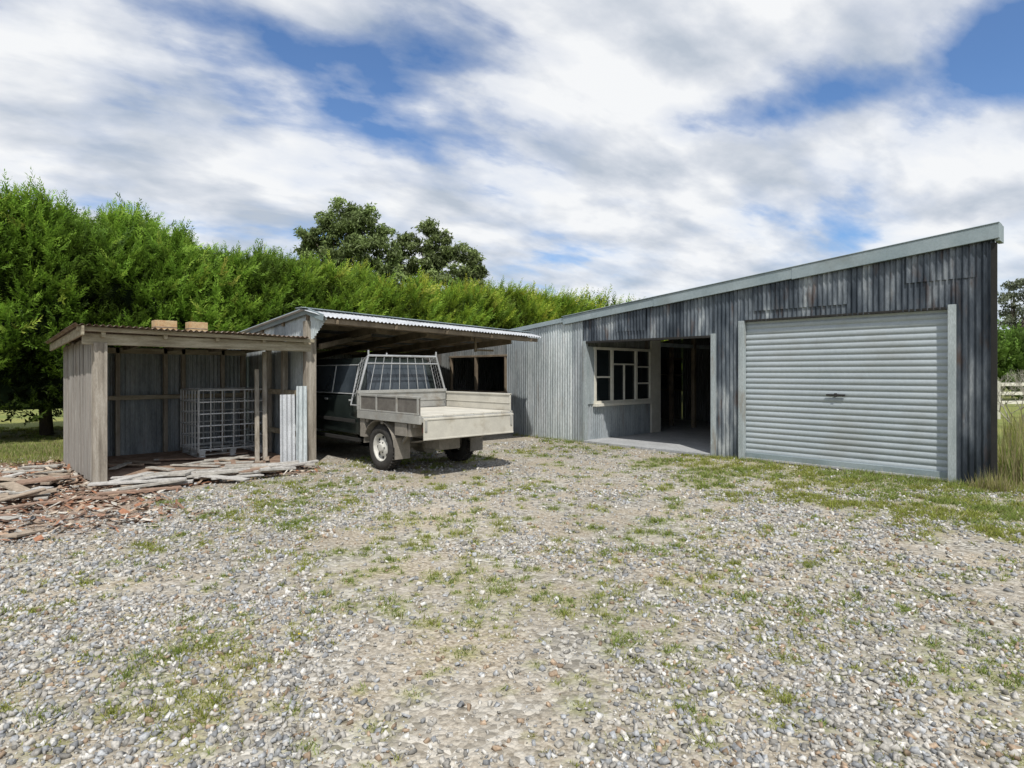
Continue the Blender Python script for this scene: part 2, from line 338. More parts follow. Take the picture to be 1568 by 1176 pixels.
while u<-9.98:
    w=random.uniform(.12,.19);w=min(w,-9.97-u)
    o=random.uniform(-.012,.012)
    b.box((u,1.455+o,random.uniform(.0,.05)),(u+w-.008,1.48+o,2.0+random.uniform(-.03,.03)),0);u+=w
b.obj('side_boards',[M_boards],lt,.003)
b=MB();b.beam((-9.6,1.30,2.10),(-12.95,1.30,1.97),.03,.12);b.obj('roof_barge',[M_woodh],lt,.004)
b=MB();b.box((-12.64,1.5,0),(-9.98,4.4,.075));b.obj('dirt_floor',[M_dirt],lt,.02)
for u,v,w in((-10.35,2.42,.30),(-10.35,2.87,.27)):
    k=MB();k.box((u-.10,v-w/2,2.165),(u+.10,v+w/2,2.33))
    for q in(-.25,.25): k.box((u-.06,v+q*w-.04,2.331),(u+.06,v+q*w+.04,2.336),1)
    k.box((u-.101,v-w/2-.003,2.22),(u+.103,v+w/2+.003,2.235),1)
    k.obj('clay_block',[M_brick,M_rust],None,.01)
ls=empty('leaning_roofing_sheets')
corr('sheet',(-9.82,3.98,.0),(-9.80,4.22,.0),(-9.92,4.26,1.18),(-9.93,4.02,1.18),M_roof,ls,rows=2)
corr('sheet',(-9.72,4.20,.0),(-9.70,4.38,.0),(-9.80,4.42,1.32),(-9.80,4.24,1.32),M_galv,ls,rows=2)
lp=MB()
for v,h in((3.75,1.6),(3.88,1.9)): lp.beam((-10.2,v,.08),(-10.5,v+.1,h),.07,.03,0,(1,0,0))
lp.obj('leaning_timber',[M_wood],None,.004)

# ================================================================= IBC CAGE
c=MB();x0,x1,y0,y1,z0,z1=-12.25,-11.2,3.14,4.27,.22,1.24
for i in range(6):
    z=z0+(z1-z0)*i/5
    for p,q in(((x0,y0),(x1,y0)),((x1,y0),(x1,y1)),((x1,y1),(x0,y1)),((x0,y1),(x0,y0))): c.cyl((*p,z),(*q,z),.013,0,6)
for i in range(7):
    t=i/6
    for x,y in((x0+(x1-x0)*t,y0-.01),(x0+(x1-x0)*t,y1+.01),(x0-.01,y0+(y1-y0)*t),(x1+.01,y0+(y1-y0)*t)): c.cyl((x,y,z0-.04),(x,y,z1),.011,0,6)
for y in(y0+.06,(y0+y1)/2,y1-.06):
    c.box((x0,y-.05,.085),(x1,y+.05,.10));c.box((x0,y-.05,.18),(x1,y+.05,.20))
    for x in(x0+.06,(x0+x1)/2,x1-.06): c.box((x-.05,y-.045,.10),(x+.05,y+.045,.18))
for x in(x0+.05,(x0+x1)/2,x1-.05): c.box((x-.05,y0,.201),(x+.05,y1,.212))
c.obj('tank_cage',[M_galt],None,0)

# ================================================================= TRUCK
tk=empty('flatbed_utility_truck')
VC=5.85;RU=-7.25;FU=-9.02;VL=4.95;VR=6.75
t=MB()
for v in(VC-.4,VC+.4): t.box((-12.5,v-.04,.52),(RU-.15,v+.04,.66))
for u in(-7.6,-8.2,-8.8,-9.6,-10.6): t.box((u-.04,VC-.4,.54),(u+.04,VC+.4,.63))
for u in(-7.45,-7.9,-8.35,-8.8): t.box((u-.03,VL+.03,.74),(u+.03,VR-.03,.82))
for v in(VC-.4,VC+.4): t.box((FU,v-.035,.66),(RU-.03,v+.035,.74))
t.cyl((-8.45,VC-.65,.36),(-8.45,VC+.65,.36),.05,0,12);t.cyl((-8.6,VC,.36),(-8.28,VC,.36),.15,0,14)
t.box((-9.1,VC-.04,.50),(-7.8,VC+.02,.52));
for v in(VC-.55,VC+.55): t.beam((-9.1,v,.45),(-8.45,v,.40),.07,.03);t.beam((-8.45,v,.40),(-7.7,v,.50),.07,.03)
t.box((-8.0,VC-.3,.35),(-7.6,VC+.1,.52))
t.obj('chassis',[M_steel],tk,.006)
t=MB()
t.box((FU,VL+.03,.822),(RU,VR-.03,.90),1)
t.box((FU-.03,VL-.01,.80),(RU+.005,VL+.03,.925),0);t.box((FU-.03,VR-.03,.80),(RU+.005,VR+.01,.925),0)
t.box((RU,VL+.03,.83),(RU+.03,VR-.03,.905),0)
for i in range(9):
    v=VL+.04+i*(VR-VL-.08)/9;t.box((FU+.02,v+.004,.901),(RU-.002,v+(VR-VL-.08)/9-.004,.925),1)
t.box((RU+.035,VL+.03,.57),(RU+.06,VR-.03,.89),2)
for z in(.585,.87): t.box((RU+.058,VL+.03,z-.012),(RU+.068,VR-.03,z+.012),2)
for v in(VL+.3,VC,VR-.3): t.cyl((RU+.03,v-.06,.895),(RU+.03,v+.06,.895),.014,0,8)
for v in(VL+.06,VR-.08): t.box((RU+.058,v-.02,.70),(RU+.075,v+.02,.86),0)
t.box((FU+.03,VR-.03,.925),(RU-.02,VR-.005,1.20),2);t.box((FU+.03,VR-.045,1.175),(RU-.02,VR+.006,1.205),2);t.box((FU+.03,VR-.04,1.04),(RU-.02,VR-.031,1.055),2)
t.box((FU+.03,VL+.005,.93),(RU-.02,VL+.025,1.19),3)
t.box((FU+.03,VL-.008,1.165),(RU-.02,VL+.032,1.20),0);t.box((FU+.03,VL-.006,.93),(RU-.02,VL+.004,.955),0)
for u in(FU+.06,-8.45,-7.86,RU-.05): t.box((u-.018,VL-.012,.93),(u+.018,VL+.03,1.19),0)
t.obj('tray',[M_alu,M_tbed,M_tbed,M_side],tk,.005)
t=MB()
hu=FU-.03
t.box((hu-.03,VL,.93),(hu,VR,1.22),0);t.box((hu-.035,VL-.005,1.20),(hu+.02,VR+.005,1.25),0);t.box((hu-.01,VL+.02,1.05),(hu+.012,VR-.02,1.08),0)
TL,TR,TZ=VL+.20,VR-.22,1.83
q=[(VL+.03,1.25),(TL,TZ),(TR,TZ),(VR-.03,1.25)]
for i in range(3): t.cyl((hu,q[i][0],q[i][1]),(hu,q[i+1][0],q[i+1][1]),.019,1,10)
def xl(z): f=(z-1.25)/(TZ-1.25);return VL+.03+(TL-VL-.03)*f, VR-.03+(TR-VR+.03)*f
l,r=xl(1.70);t.cyl((hu,l,1.70),(hu,r,1.70),.013,1,8)
for i in range(1,9):
    f=i/9;t.cyl((hu,VL+.03+(VR-VL-.06)*f,1.25),(hu,TL+(TR-TL)*f,TZ),.007,1,6)
for v in(TL,TR): t.cyl((hu,v,TZ),(hu,v,TZ+.09),.016,1,8)
t.cyl((hu,TL+.35,TZ),(hu,TL+.35,TZ+.05),.015,1,8)
for v0,v1 in((VL+.03,TL),(VR-.03,TR)):
    t.cyl((hu,v1,TZ),(hu-.30,v1,TZ-.14),.015,1,8);t.cyl((hu-.30,v1,TZ-.14),(hu-.28,v0,1.0),.015,1,8);t.cyl((hu-.28,v0,1.0),(hu,v0,1.0),.015,1,8)
    for k in range(1,9):
        f=k/9;t.cyl((hu,v0+(v1-v0)*f,1.25+(TZ-1.25)*f),(hu-.29,v0+(v1-v0)*f,1.05+(TZ-.14-1.05)*f),.004,1,5)
    for k in range(1,4):
        g=-.07*k;t.cyl((hu+g,v0,1.15),(hu+g,v1,TZ-.03),.004,1,5)
t.obj('headboard_rack',[M_alu,M_rack],tk,.003)
def wheel(u,side):
    w=MB();vo=VL+.05 if side<0 else VR-.05
    s=1 if side<0 else -1;c0=(u,vo,.36)
    pr=[(.215,.03),(.235,.012),(.29,.0),(.335,.018),(.358,.045),(.36,.12),(.358,.195),(.335,.225),(.29,.24),(.215,.22)]
    w.lathe(c0,[(r,y*s) for r,y in pr],0,48)
    for i in range(40):
        th=2*math.pi*i/40
        for yy in(.035,.10,.165):
            th2=th+(.07 if yy==.10 else 0)
            p=Vector((c0[0]+.362*math.cos(th2),c0[1]+yy*s,c0[2]+.362*math.sin(th2)));d=Vector((0,s,0))
            w.beam(p,p+d*.05,.03,.018,0,up=(math.cos(th2),0,math.sin(th2)))
    rp=[(.218,.025),(.222,.018),(.21,.03),(.195,.05),(.185,.085),(.15,.075),(.10,.045),(.075,.04),(.07,.015),(.05,.01),(.0,.01)]
    w.lathe(c0,[(r,y*s) for r,y in rp],1,40)
    for i in range(8):
        th=2*math.pi*i/8;p=Vector((c0[0]+.155*math.cos(th),c0[1]+.068*s,c0[2]+.155*math.sin(th)))
        w.cyl(p,p+Vector((0,.02*s,0)),.024,2,10)
    for i in range(6):
        th=2*math.pi*i/6;p=Vector((c0[0]+.088*math.cos(th),c0[1]+.03*s,c0[2]+.088*math.sin(th)))
        w.cyl(p,p+Vector((0,.02*s,0)),.010,2,6)
    w.obj('wheel',[M_tyre,M_rim,M_black],tk,0,True)
for u in(-8.45,-11.55):
    for s in(-1,1): wheel(u,s)
g=MB()
for v0,v1 in((VL+.03,VL+.30),(VR-.30,VR-.03)):
    pts=[(-8.45+.46*math.cos(a),.36+.43*math.sin(a)) for a in np.linspace(math.radians(5),math.radians(175),13)]
    for i in range(12):
        (ua,za),(ub,zb)=pts[i],pts[i+1];za=min(za,.78);zb=min(zb,.78)
        g.hexa([(ua,v0,za),(ub,v0,zb),(ub,v1,zb),(ua,v1,za),(ua,v0,za+.012),(ub,v0,zb+.012),(ub,v1,zb+.012),(ua,v1,za+.012)],0)
    g.box((-7.97,v0,.22),(-7.955,v1,.55),0);g.box((-7.60,v0-.0,.60),(-7.54,v1,.80),0)
    g.beam((-7.98,(v0+v1)/2,.45),(-7.6,(v0+v1)/2,.78),.04,.04)
g.box((FU+.02,VL+.02,.50),(FU+.16,VL+.30,.80),0);g.box((-7.95,VL+.02,.60),(-7.62,VL+.04,.79),0)
for v in(VL+.13,VR-.27): g.box((RU-.12,v,.66),(RU-.10,v+.16,.74),1)
g.obj('mudguards_and_lights',[M_steel,M_red],tk,.004)
cbm=MB();L0,L1=VC-.84,VC+.84
def prism(mb,prof,v0,v1,mi):
    n=len(prof);k=len(mb.v)
    for v,sg in((v0,1),(v1,-1)):
        for u,z,i in prof: mb.v.append((u,v+sg*i,z))
    mb.f.append(tuple(k+i for i in range(n)));mb.m.append(mi)
    mb.f.append(tuple(k+n+i for i in range(n))[::-1]);mb.m.append(mi)
    for i in range(n):
        j=(i+1)%n;mb.f.append((k+i,k+n+i,k+n+j,k+j));mb.m.append(mi)
low=[(-9.17,.50,.05),(-9.17,1.16,.02)]+[(-11.55,1.12,.02),(-12.85,1.04,.05),(-12.95,.95,.06),(-12.95,.50,.08)]
ar=[(-11.55+.44*math.cos(a),.40+.44*math.sin(a),.03) for a in np.linspace(math.pi-.25,.25,9)]
prism(cbm,low+ar,L0,L1,0)
prism(cbm,[(-9.19,1.165,.04),(-9.30,1.74,.13),(-9.42,1.80,.16),(-11.05,1.80,.16),(-11.25,1.74,.15),(-11.75,1.13,.05)],L0,L1,0)
cbm.obj('cab_body',[M_body],tk,.02,True,3)
gl=MB()
def gq(pts,mi=0): gl.poly(pts,mi)
def sidew(u0,u1,v,sg):
    zb,zt=1.20,1.66
    def vv(z): return (v+sg*(.04+(z-1.165)/.575*.09))-sg*.006
    gq([(u0,vv(zb),zb),(u1,vv(zb),zb),(u1+(.07 if u1<-11 else 0),vv(zt),zt),(u0-.05 if u0>-9.5 else u0,vv(zt),zt)])
for v,sg in((L0,1),(L1,-1)):
    sidew(-9.34,-10.10,v,sg);sidew(-10.18,-11.28,v,sg)
gq([(-9.188,L0+.18,1.24),(-9.188,L1-.18,1.24),(-9.272,L1-.25,1.68),(-9.272,L0+.25,1.68)])
gq([(-11.70,L0+.16,1.20),(-11.70,L1-.16,1.20),(-11.30,L1-.24,1.69),(-11.30,L0+.24,1.69)])
gl.box((-12.96,L0+.12,.80),(-12.94,L0+.38,.96),1);gl.box((-12.96,L1-.38,.80),(-12.94,L1-.12,.96),1)
gl.obj('cab_glass',[M_cglass,M_lens],tk)
ex=MB()
for v in(L0-.01,L1-.01): 
    for u in(-9.35,-10.25): ex.box((u-.10,v,1.06),(u,v+.02,1.09),0)
    ex.box((-9.25,v,.70),(-11.0,v+.02,.76),1)
for v,sg in((L0,1),(L1,-1)):
    for z,ins in((1.185,.036),(1.675,.115)): ex.beam((-9.32,v+sg*ins,z),(-11.3,v+sg*ins,z),.012,.018,0)
    ex.beam((-10.14,v+sg*.036,1.19),(-10.14,v+sg*.115,1.67),.03,.012,0)
ex.box((-13.12,L0,.48),(-12.97,L1,.66),1);ex.box((-12.97,L0+.42,.76),(-12.94,L1-.42,.98),1)
for s,v in((-1,L0),(1,L1)): ex.box((-11.2,v+s*.02,1.2),(-11.1,v+s*.20,1.40),1)
ex.box((-9.2,L0+.05,.38),(-11.1,L0+.12,.44),1)
ex.obj('cab_trim',[M_galt,M_black],tk,.004)

# ================================================================= GROUND
def gh(u,v): return .03*(fbm(u*.5,v*.5,11,3)-.5)
def gdens(u,v):
    p=fbm(u*1.3+7,v*1.3,21,4);q=fbm(u*.35,v*.35,33,3)
    g=.13+.42*sm(.47,.64,.6*p+.4*q)
    g=g+.8*np.exp(-(((u+3.3)/.8)**2+((v-1.0)/.5)**2))*sm(.3,.6,p)
    g=g+.80*sm(6.8,9.6,v+.35*(u+3)*.6+2.2*(p-.5))*sm(-7,-3.5,u)
    return np.clip(g,0,1)
def meadow(u,v):
    n=.8*(fbm(u*1.5,v*1.5,3,3)-.5)
    g=sm(-1.6,.6,u+n)*sm(7.2,9.6,v+n)
    return np.clip(np.maximum.reduce([g,sm(-13.0,-14.5,u),sm(10.8,12,v),sm(4.5,7,u),sm(-5,-8,v)]),0,1)
def debris(u,v):
    n=fbm(u*1.1,v*1.1,44,3)
    a=sm(-6.5,-8.6,u+1.6*(n-.5))*sm(2.3,1.3,v)*sm(-14,-13,u)*sm(-4.5,-2,v)
    b=sm(-8.7,-9.3,u+.8*(n-.5))*sm(4.6,3.9,v)*sm(-1,1,v)*sm(-10.4,-9.9,u)
    return np.clip(np.maximum(a,b),0,1)
def in_build(u,v): return ((u<-9.9)&(v>1.4)&(v<10.4)&(u>-15.2))|((v>10.33)&(u<-1.6))
def cone(n,z0,z1,mx=.95):
    z=np.sqrt(z0**2+(z1**2-z0**2)*rng.random(n));x=(rng.random(n)*2-1)*mx*z
    return CT*x-ST*z, ST*x+CT*z
cu_,cv_,cr_=[],[],[]
for n,z0,z1,r0,r1 in((3600,1.9,5.5,.02,.11),(6400,5.5,10,.03,.15),(8500,10,17,.05,.22)):
    u,v=cone(n,z0,z1,1.08);k=(rng.random(n)<gdens(u,v)*.9)&~in_build(u,v)&(debris(u,v)<.5);u=u[k];v=v[k]
    cu_.append(u);cv_.append(v);cr_.append(r0+(r1-r0)*rng.random(len(u))**2.0*(.6+.8*gdens(u,v)))
cu_=np.concatenate(cu_);cv_=np.concatenate(cv_);cr_=np.concatenate(cr_)
def axis(lo,hi,st,far):
    c=list(np.arange(lo,hi+1e-6,st));x=c[-1];d=st
    while x<far: d*=1.22;x+=d;c.append(x)
    x=c[0];d=st;pre=[]
    while x>-far: d*=1.22;x-=d;pre.append(x)
    return np.array(pre[::-1]+c)
st_=.05
ax=axis(-16,1.5,st_,900);ay=axis(-3,12,st_,900)
X,Y=np.meshgrid(ax,ay,indexing='ij')
acc=np.zeros((int(17.5/st_)+2,int(15/st_)+2))
iu=((cu_+16)/st_);iv=((cv_+3)/st_)
for du in range(-4,5):
    for dv in range(-4,5):
        a_=np.round(iu).astype(int)+du;b_=np.round(iv).astype(int)+dv
        ok=(a_>=0)&(b_>=0)&(a_<acc.shape[0])&(b_<acc.shape[1])
        d2=((a_-iu)**2+(b_-iv)**2)*st_**2
        np.maximum.at(acc,(a_[ok],b_[ok]),np.exp(-d2[ok]/(cr_[ok]*1.1)**2))
Gm=meadow(X,Y)
i0=int(np.argmin(abs(ax+16)));j0=int(np.argmin(abs(ay+3)))
ni=min(acc.shape[0],X.shape[0]-i0);nj=min(acc.shape[1],X.shape[1]-j0)
inner=(X[i0:i0+ni,j0:j0+nj]<1.55)&(Y[i0:i0+ni,j0:j0+nj]<12.05)
Gm[i0:i0+ni,j0:j0+nj]=np.maximum(Gm[i0:i0+ni,j0:j0+nj],.60*acc[:ni,:nj]*inner)
Gm=np.maximum(Gm,.24*sm(.3,.95,gdens(X,Y)))
Dm=debris(X,Y)
far_=sm(20,60,np.hypot(X,Y));Z=gh(X,Y)*(1-far_)
Z-= .03*((X<-1.6)&(X>-15.2)&(Y>10.35)&(Y<17.2))
idx=np.arange(X.size).reshape(X.shape)
q=np.stack([idx[:-1,:-1],idx[1:,:-1],idx[1:,1:],idx[:-1,1:]],-1).reshape(-1,4)
mg,nt,b=mat('gravel_ground')
at=nt.nodes.new('ShaderNodeVertexColor');at.layer_name='Col';sp=nt.nodes.new('ShaderNodeSeparateColor');nt.links.new(at.outputs[0],sp.inputs[0])
v=coords(nt)
vo=N(nt,'ShaderNodeTexVoronoi',Scale=26.0);nt.links.new(v,vo.inputs['Vector'])
vo2=N(nt,'ShaderNodeTexVoronoi',Scale=60.0);nt.links.new(v,vo2.inputs['Vector'])
sc=nt.nodes.new('ShaderNodeSeparateColor');nt.links.new(vo.outputs['Color'],sc.inputs[0])
sc2=nt.nodes.new('ShaderNodeSeparateColor');nt.links.new(vo2.outputs['Color'],sc2.inputs[0])
c1=ramp(nt,sc.outputs[0],[(0,(.17,.16,.14)),(.35,(.29,.275,.245)),(.7,(.40,.385,.35)),(1,(.54,.525,.49))]).outputs[0]
c2=ramp(nt,sc2.outputs[0],[(0,(.22,.185,.14)),(.5,(.355,.315,.255)),(1,(.48,.44,.375))]).outputs[0]
nz=N(nt,'ShaderNodeTexNoise',Scale=1.6,Detail=6.0);nt.links.new(v,nz.inputs['Vector'])
f=ramp(nt,nz.outputs['Fac'],[(.4,(0,0,0)),(.6,(1,1,1))]).outputs[0]
cg=mixc(nt,f,c1,c2)
nb=N(nt,'ShaderNodeTexNoise',Scale=.45,Detail=5.0);nt.links.new(v,nb.inputs['Vector'])
big=ramp(nt,nb.outputs['Fac'],[(.3,(.84,.83,.80)),(.7,(1.12,1.1,1.07))]).outputs[0]
cg=mixc(nt,1.0,cg,big,'MULTIPLY')
ng=N(nt,'ShaderNodeTexNoise',Scale=25.0,Detail=5.0,Roughness=.7);nt.links.new(v,ng.inputs['Vector'])
gc=ramp(nt,ng.outputs['Fac'],[(.3,(.08,.10,.025)),(.5,(.17,.20,.06)),(.7,(.31,.31,.13))]).outputs[0]
nf=N(nt,'ShaderNodeTexNoise',Scale=.25,Detail=4.0);nt.links.new(v,nf.inputs['Vector'])
gf=ramp(nt,nf.outputs['Fac'],[(.35,(.85,.95,.8)),(.65,(1.4,1.25,1.2))]).outputs[0]
gc=mixc(nt,1.0,gc,gf,'MULTIPLY')
mf=N(nt,'ShaderNodeMath',operation='MULTIPLY_ADD');mf.inputs[1].default_value=1.1;mf.inputs[2].default_value=-.56;nt.links.new(ng.outputs['Fac'],mf.inputs[0])
mz=N(nt,'ShaderNodeMath',operation='GREATER_THAN');mz.inputs[1].default_value=.03;nt.links.new(sp.outputs[0],mz.inputs[0])
mk=N(nt,'ShaderNodeMath',operation='MULTIPLY');nt.links.new(mf.outputs[0],mk.inputs[0]);nt.links.new(mz.outputs[0],mk.inputs[1])
ma=N(nt,'ShaderNodeMath',operation='ADD',use_clamp=True);nt.links.new(mk.outputs[0],ma.inputs[0]);nt.links.new(sp.outputs[0],ma.inputs[1])
c=mixc(nt,ma.outputs[0],cg,gc)
dc=ramp(nt,sc2.outputs[1],[(0,(.14,.085,.06)),(.5,(.28,.19,.14)),(1,(.42,.34,.27))]).outputs[0]
c=mixc(nt,sp.outputs[1],c,dc)
nt.links.new(c,b.inputs['Base Color']);b.inputs['Roughness'].default_value=.95;b.inputs['Specular IOR Level'].default_value=.15
add=N(nt,'ShaderNodeMath',operation='MULTIPLY_ADD');add.inputs[1].default_value=.35
nt.links.new(vo2.outputs['Distance'],add.inputs[0]);nt.links.new(vo.outputs['Distance'],add.inputs[2])
bp=N(nt,'ShaderNodeBump',Strength=.8,Distance=.02,invert=True);nt.links.new(add.outputs[0],bp.inputs['Height']);nt.links.new(bp.outputs[0],b.inputs['Normal'])
np_mesh('ground',np.stack([X,Y,Z],-1),q,np.stack([Gm,Dm,0*Gm],-1),mg,None,True,4)

# stones : angular crushed rock
cube=np.array([(-1,-1,-1),(1,-1,-1),(1,1,-1),(-1,1,-1),(-1,-1,1),(1,-1,1),(1,1,1),(-1,1,1)],float)*.62
cubf=np.array([(0,2,1),(0,3,2),(4,5,6),(4,6,7),(0,1,5),(0,5,4),(1,2,6),(1,6,5),(2,3,7),(2,7,6),(3,0,4),(3,4,7)])
octv=np.array([(1,0,0),(-1,0,0),(0,1,0),(0,-1,0),(0,0,1),(0,0,-1)],float)
octf=np.array([(0,2,4),(2,1,4),(1,3,4),(3,0,4),(2,0,5),(1,2,5),(3,1,5),(0,3,5)])
SV=[];SF=[];SC=[];off=0
def stones(u,v,size,base,faces):
    global off
    n=len(u);m=len(base)
    R=rng.normal(size=(n,4))*np.array([1,.4,.4,1]);R/=np.linalg.norm(R,axis=1)[:,None];w,x,y,z=R.T
    M=np.stack([1-2*(y*y+z*z),2*(x*y-z*w),2*(x*z+y*w),2*(x*y+z*w),1-2*(x*x+z*z),2*(y*z-x*w),2*(x*z-y*w),2*(y*z+x*w),1-2*(x*x+y*y)],-1).reshape(n,3,3)
    s=np.stack([np.ones(n),rng.uniform(.45,.9,n),rng.uniform(.3,.65,n)],-1)*size[:,None]
    B=base[None]*rng.uniform(.45,1.25,(n,m,3))*s[:,None,:]
    Vv=np.einsum('nij,nmj->nmi',M,B)
    Vv[:,:,0]+=u[:,None];Vv[:,:,1]+=v[:,None];Vv[:,:,2]+=(gh(u,v)+size*.20)[:,None]
    t=rng.random(n);c0=np.array([.375,.36,.33]);c=np.repeat(c0[None],n,0)*rng.uniform(.5,1.45,(n,1))
    bl=t<.28;c[bl]=np.array([.315,.325,.335])*rng.uniform(.5,1.4,(bl.sum(),1))
    br=(t>.92);c[br]=np.array([.32,.24,.17])*rng.uniform(.6,1.3,(br.sum(),1))
    wh=(t>.87)&(t<.92);c[wh]=np.array([.60,.59,.56])
    SV.append(Vv.reshape(-1,3));SC.append(np.repeat(c,m,0))
    SF.append((faces[None]+off+(np.arange(n)*m)[:,None,None]).reshape(-1,3));off+=n*m
def keep(u,v):
    p=fbm(u*.8,v*.8,77,3);k=.2+.8*sm(.34,.54,p)
    return (rng.random(len(u))<k*(1-.5*gdens(u,v))*(1-meadow(u,v))*(1-.8*debris(u,v)))&~in_build(u,v)
for n,z0,z1,smin,smax,bs,fc in((38000,1.9,4.2,.008,.033,cube,cubf),(42000,4.2,8,.012,.038,cube,cubf),(36000,8,16,.018,.042,octv,octf)):
    u,v=cone(n,z0,z1,1.1 if z0<3 else 1.0);k=keep(u,v);u=u[k];v=v[k]
    stones(u,v,smin+(smax-smin)*rng.random(len(u))**2.2,bs,fc)
np_mesh('gravel_stones',np.concatenate(SV),np.concatenate(SF),np.concatenate(SC),M_stone)

def blades(u,v,h,wd,dry=.15,lean=.5,jit=0,nb=1):
    if nb>1: u,v,h,wd=[np.repeat(q_,nb) for q_ in (u,v,h,wd)];u=u+rng.normal(size=len(u))*jit;v=v+rng.normal(size=len(v))*jit
    n=len(u);H=h*rng.uniform(.4,1.1,n);a=rng.random(n)*2*np.pi;ln=H*lean*rng.random(n)*1.6
    g=gh(u,v)-.003;a2=rng.random(n)*2*np.pi
    A=np.stack([u+wd*np.cos(a2),v+wd*np.sin(a2),g],-1);B=np.stack([u-wd*np.cos(a2),v-wd*np.sin(a2),g],-1)
    T=np.stack([u+ln*np.cos(a),v+ln*np.sin(a),g+H],-1)
    V3=np.stack([A,B,T],1)
    c=np.array([.20,.26,.06])[None]*rng.uniform(.6,1.45,(n,1))
    yl=fbm(u*2,v*2,17,2)>.5;c[yl]*=np.array([1.25,1.08,.95])
    d=rng.random(n)<dry;c[d]=np.array([.42,.37,.20])*rng.uniform(.6,1.2,(d.sum(),1))
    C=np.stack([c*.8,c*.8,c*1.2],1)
    return V3.reshape(-1,3),C.reshape(-1,3)
GV=[];GC=[]
dist=np.hypot(cu_,cv_)
nbl=np.clip((cr_/.05)**1.6*24,8,140).astype(int)
nbl=(nbl*np.where(dist>9,.5,1)).astype(int)+3
ii=np.repeat(np.arange(len(cu_)),nbl)
rr=cr_[ii]*np.abs(rng.normal(size=len(ii)))*.62;an=rng.random(len(ii))*2*np.pi
u=cu_[ii]+rr*np.cos(an);v=cv_[ii]+rr*np.sin(an);dd=dist[ii]
hcl=rng.uniform(.6,1.4,len(cu_))[ii]
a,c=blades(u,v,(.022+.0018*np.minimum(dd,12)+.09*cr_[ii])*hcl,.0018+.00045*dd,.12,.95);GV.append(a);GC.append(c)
# dandelion heads
n=40;u,v=cone(n,2.6,7,.8);u=np.repeat(u,12);v=np.repeat(v,12);m=len(u);an=rng.random(m)*6.28;zc=gh(u,v)+.035
T=np.stack([u+.011*np.cos(an),v+.011*np.sin(an),zc+.004],-1);A=np.stack([u,v,zc],-1);B=np.stack([u+.008*np.cos(an+.5),v+.008*np.sin(an+.5),zc+.002],-1)
GV.append(np.stack([A,T,B],1).reshape(-1,3));GC.append(np.tile(np.array([.80,.62,.02]),(m*3,1)))
n=700;u=rng.uniform(-11,-1.4,n);v=10.28-abs(rng.normal(size=n))*.08;k=(rng.random(n)<np.where(u>-3.2,1,.35))&~((u>-8.7)&(u<-5.7));u=u[k];v=v[k]
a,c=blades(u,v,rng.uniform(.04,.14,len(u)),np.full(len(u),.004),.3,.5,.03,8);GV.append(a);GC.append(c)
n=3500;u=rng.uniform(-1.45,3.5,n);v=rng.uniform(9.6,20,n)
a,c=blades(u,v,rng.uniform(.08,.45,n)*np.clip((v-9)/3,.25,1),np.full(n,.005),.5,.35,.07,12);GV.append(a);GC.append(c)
n=420;v=rng.uniform(10.8,18,n);u=-1.45-(v-10.4)*.12+rng.random(n)**1.3*2.6*(v-10)/4
a,c=blades(u,v,rng.uniform(.3,.9,n),np.full(n,.008),.55,.22,.10,22);GV.append(a);GC.append(c)
n=40;u=rng.uniform(-1.75,-1.3,n);v=rng.uniform(10.0,10.28,n)
a,c=blades(u,v,rng.uniform(.1,.34,n),np.full(n,.004),.6,.3,.04,14);GV.append(a);GC.append(c)
n=3400;u=rng.uniform(-1.9,.6,n);v=rng.uniform(7.2,10,n);k=rng.random(n)<meadow(u,v)*1.2
a,c=blades(u[k],v[k],rng.uniform(.03,.08,k.sum()),np.full(k.sum(),.004),.2,.8,.05,12);GV.append(a);GC.append(c)
n=3500;u=rng.uniform(-16.5,-13,n);v=rng.uniform(-3,2.5,n)
a,c=blades(u,v,rng.uniform(.04,.14,n),np.full(n,.006),.5,.5,.08,8);GV.append(a);GC.append(c)
gv=np.concatenate(GV);np_mesh('grass_tufts',gv,np.arange(len(gv)).reshape(-1,3),np.concatenate(GC),M_grass)

n=11000;u=rng.uniform(-13.2,-6.2,n);v=rng.uniform(-4,4.5,n);k=(rng.random(n)<debris(u,v)*1.0)&~((u<-12.7)&(v>1.5))&~((u<-9.97)&(v>1.42));u=u[k];v=v[k];n=len(u)
L=rng.uniform(.02,.09,n);Wd=rng.uniform(.008,.03,n);a=rng.random(n)*6.28;tl=rng.normal(size=n)*.25
zc=gh(u,v)+.008+rng.random(n)*.03
d=np.stack([np.cos(a),np.sin(a),tl],-1)*L[:,None];e=np.stack([-np.sin(a),np.cos(a),rng.normal(size=n)*.3],-1)*Wd[:,None];cc=np.stack([u,v,zc],-1)
Q=np.stack([cc-d-e,cc+d-e*.6,cc+d*1.1+e,cc-d*.9+e],1).reshape(-1,3)
pal=np.array([(.25,.15,.105),(.34,.24,.17),(.42,.36,.29),(.15,.095,.07),(.48,.45,.40),(.30,.15,.09)])[rng.integers(0,6,n)]*rng.uniform(.7,1.2,(n,1))
np_mesh('bark_debris',Q,np.arange(n*4).reshape(-1,4),np.repeat(pal,4,0),M_chip,None,False,4)
M_pl=[weathered('plank_%d'%i,[(.3,tuple(x*.6 for x in cc_)),(.7,tuple(x*1.25 for x in cc_))],(5,5,5),3,.9,bump=.5) for i,cc_ in enumerate([(.43,.41,.37),(.38,.31,.24),(.31,.21,.155),(.50,.485,.46)])]
pl=MB()
def plank(u,v,z,L,w,h,ang,tilt,mi):
    d=Vector((math.cos(ang),math.sin(ang),tilt)).normalized()*L/2;c=Vector((u,v,z));pl.beam(c-d,c+d,w,h,mi)
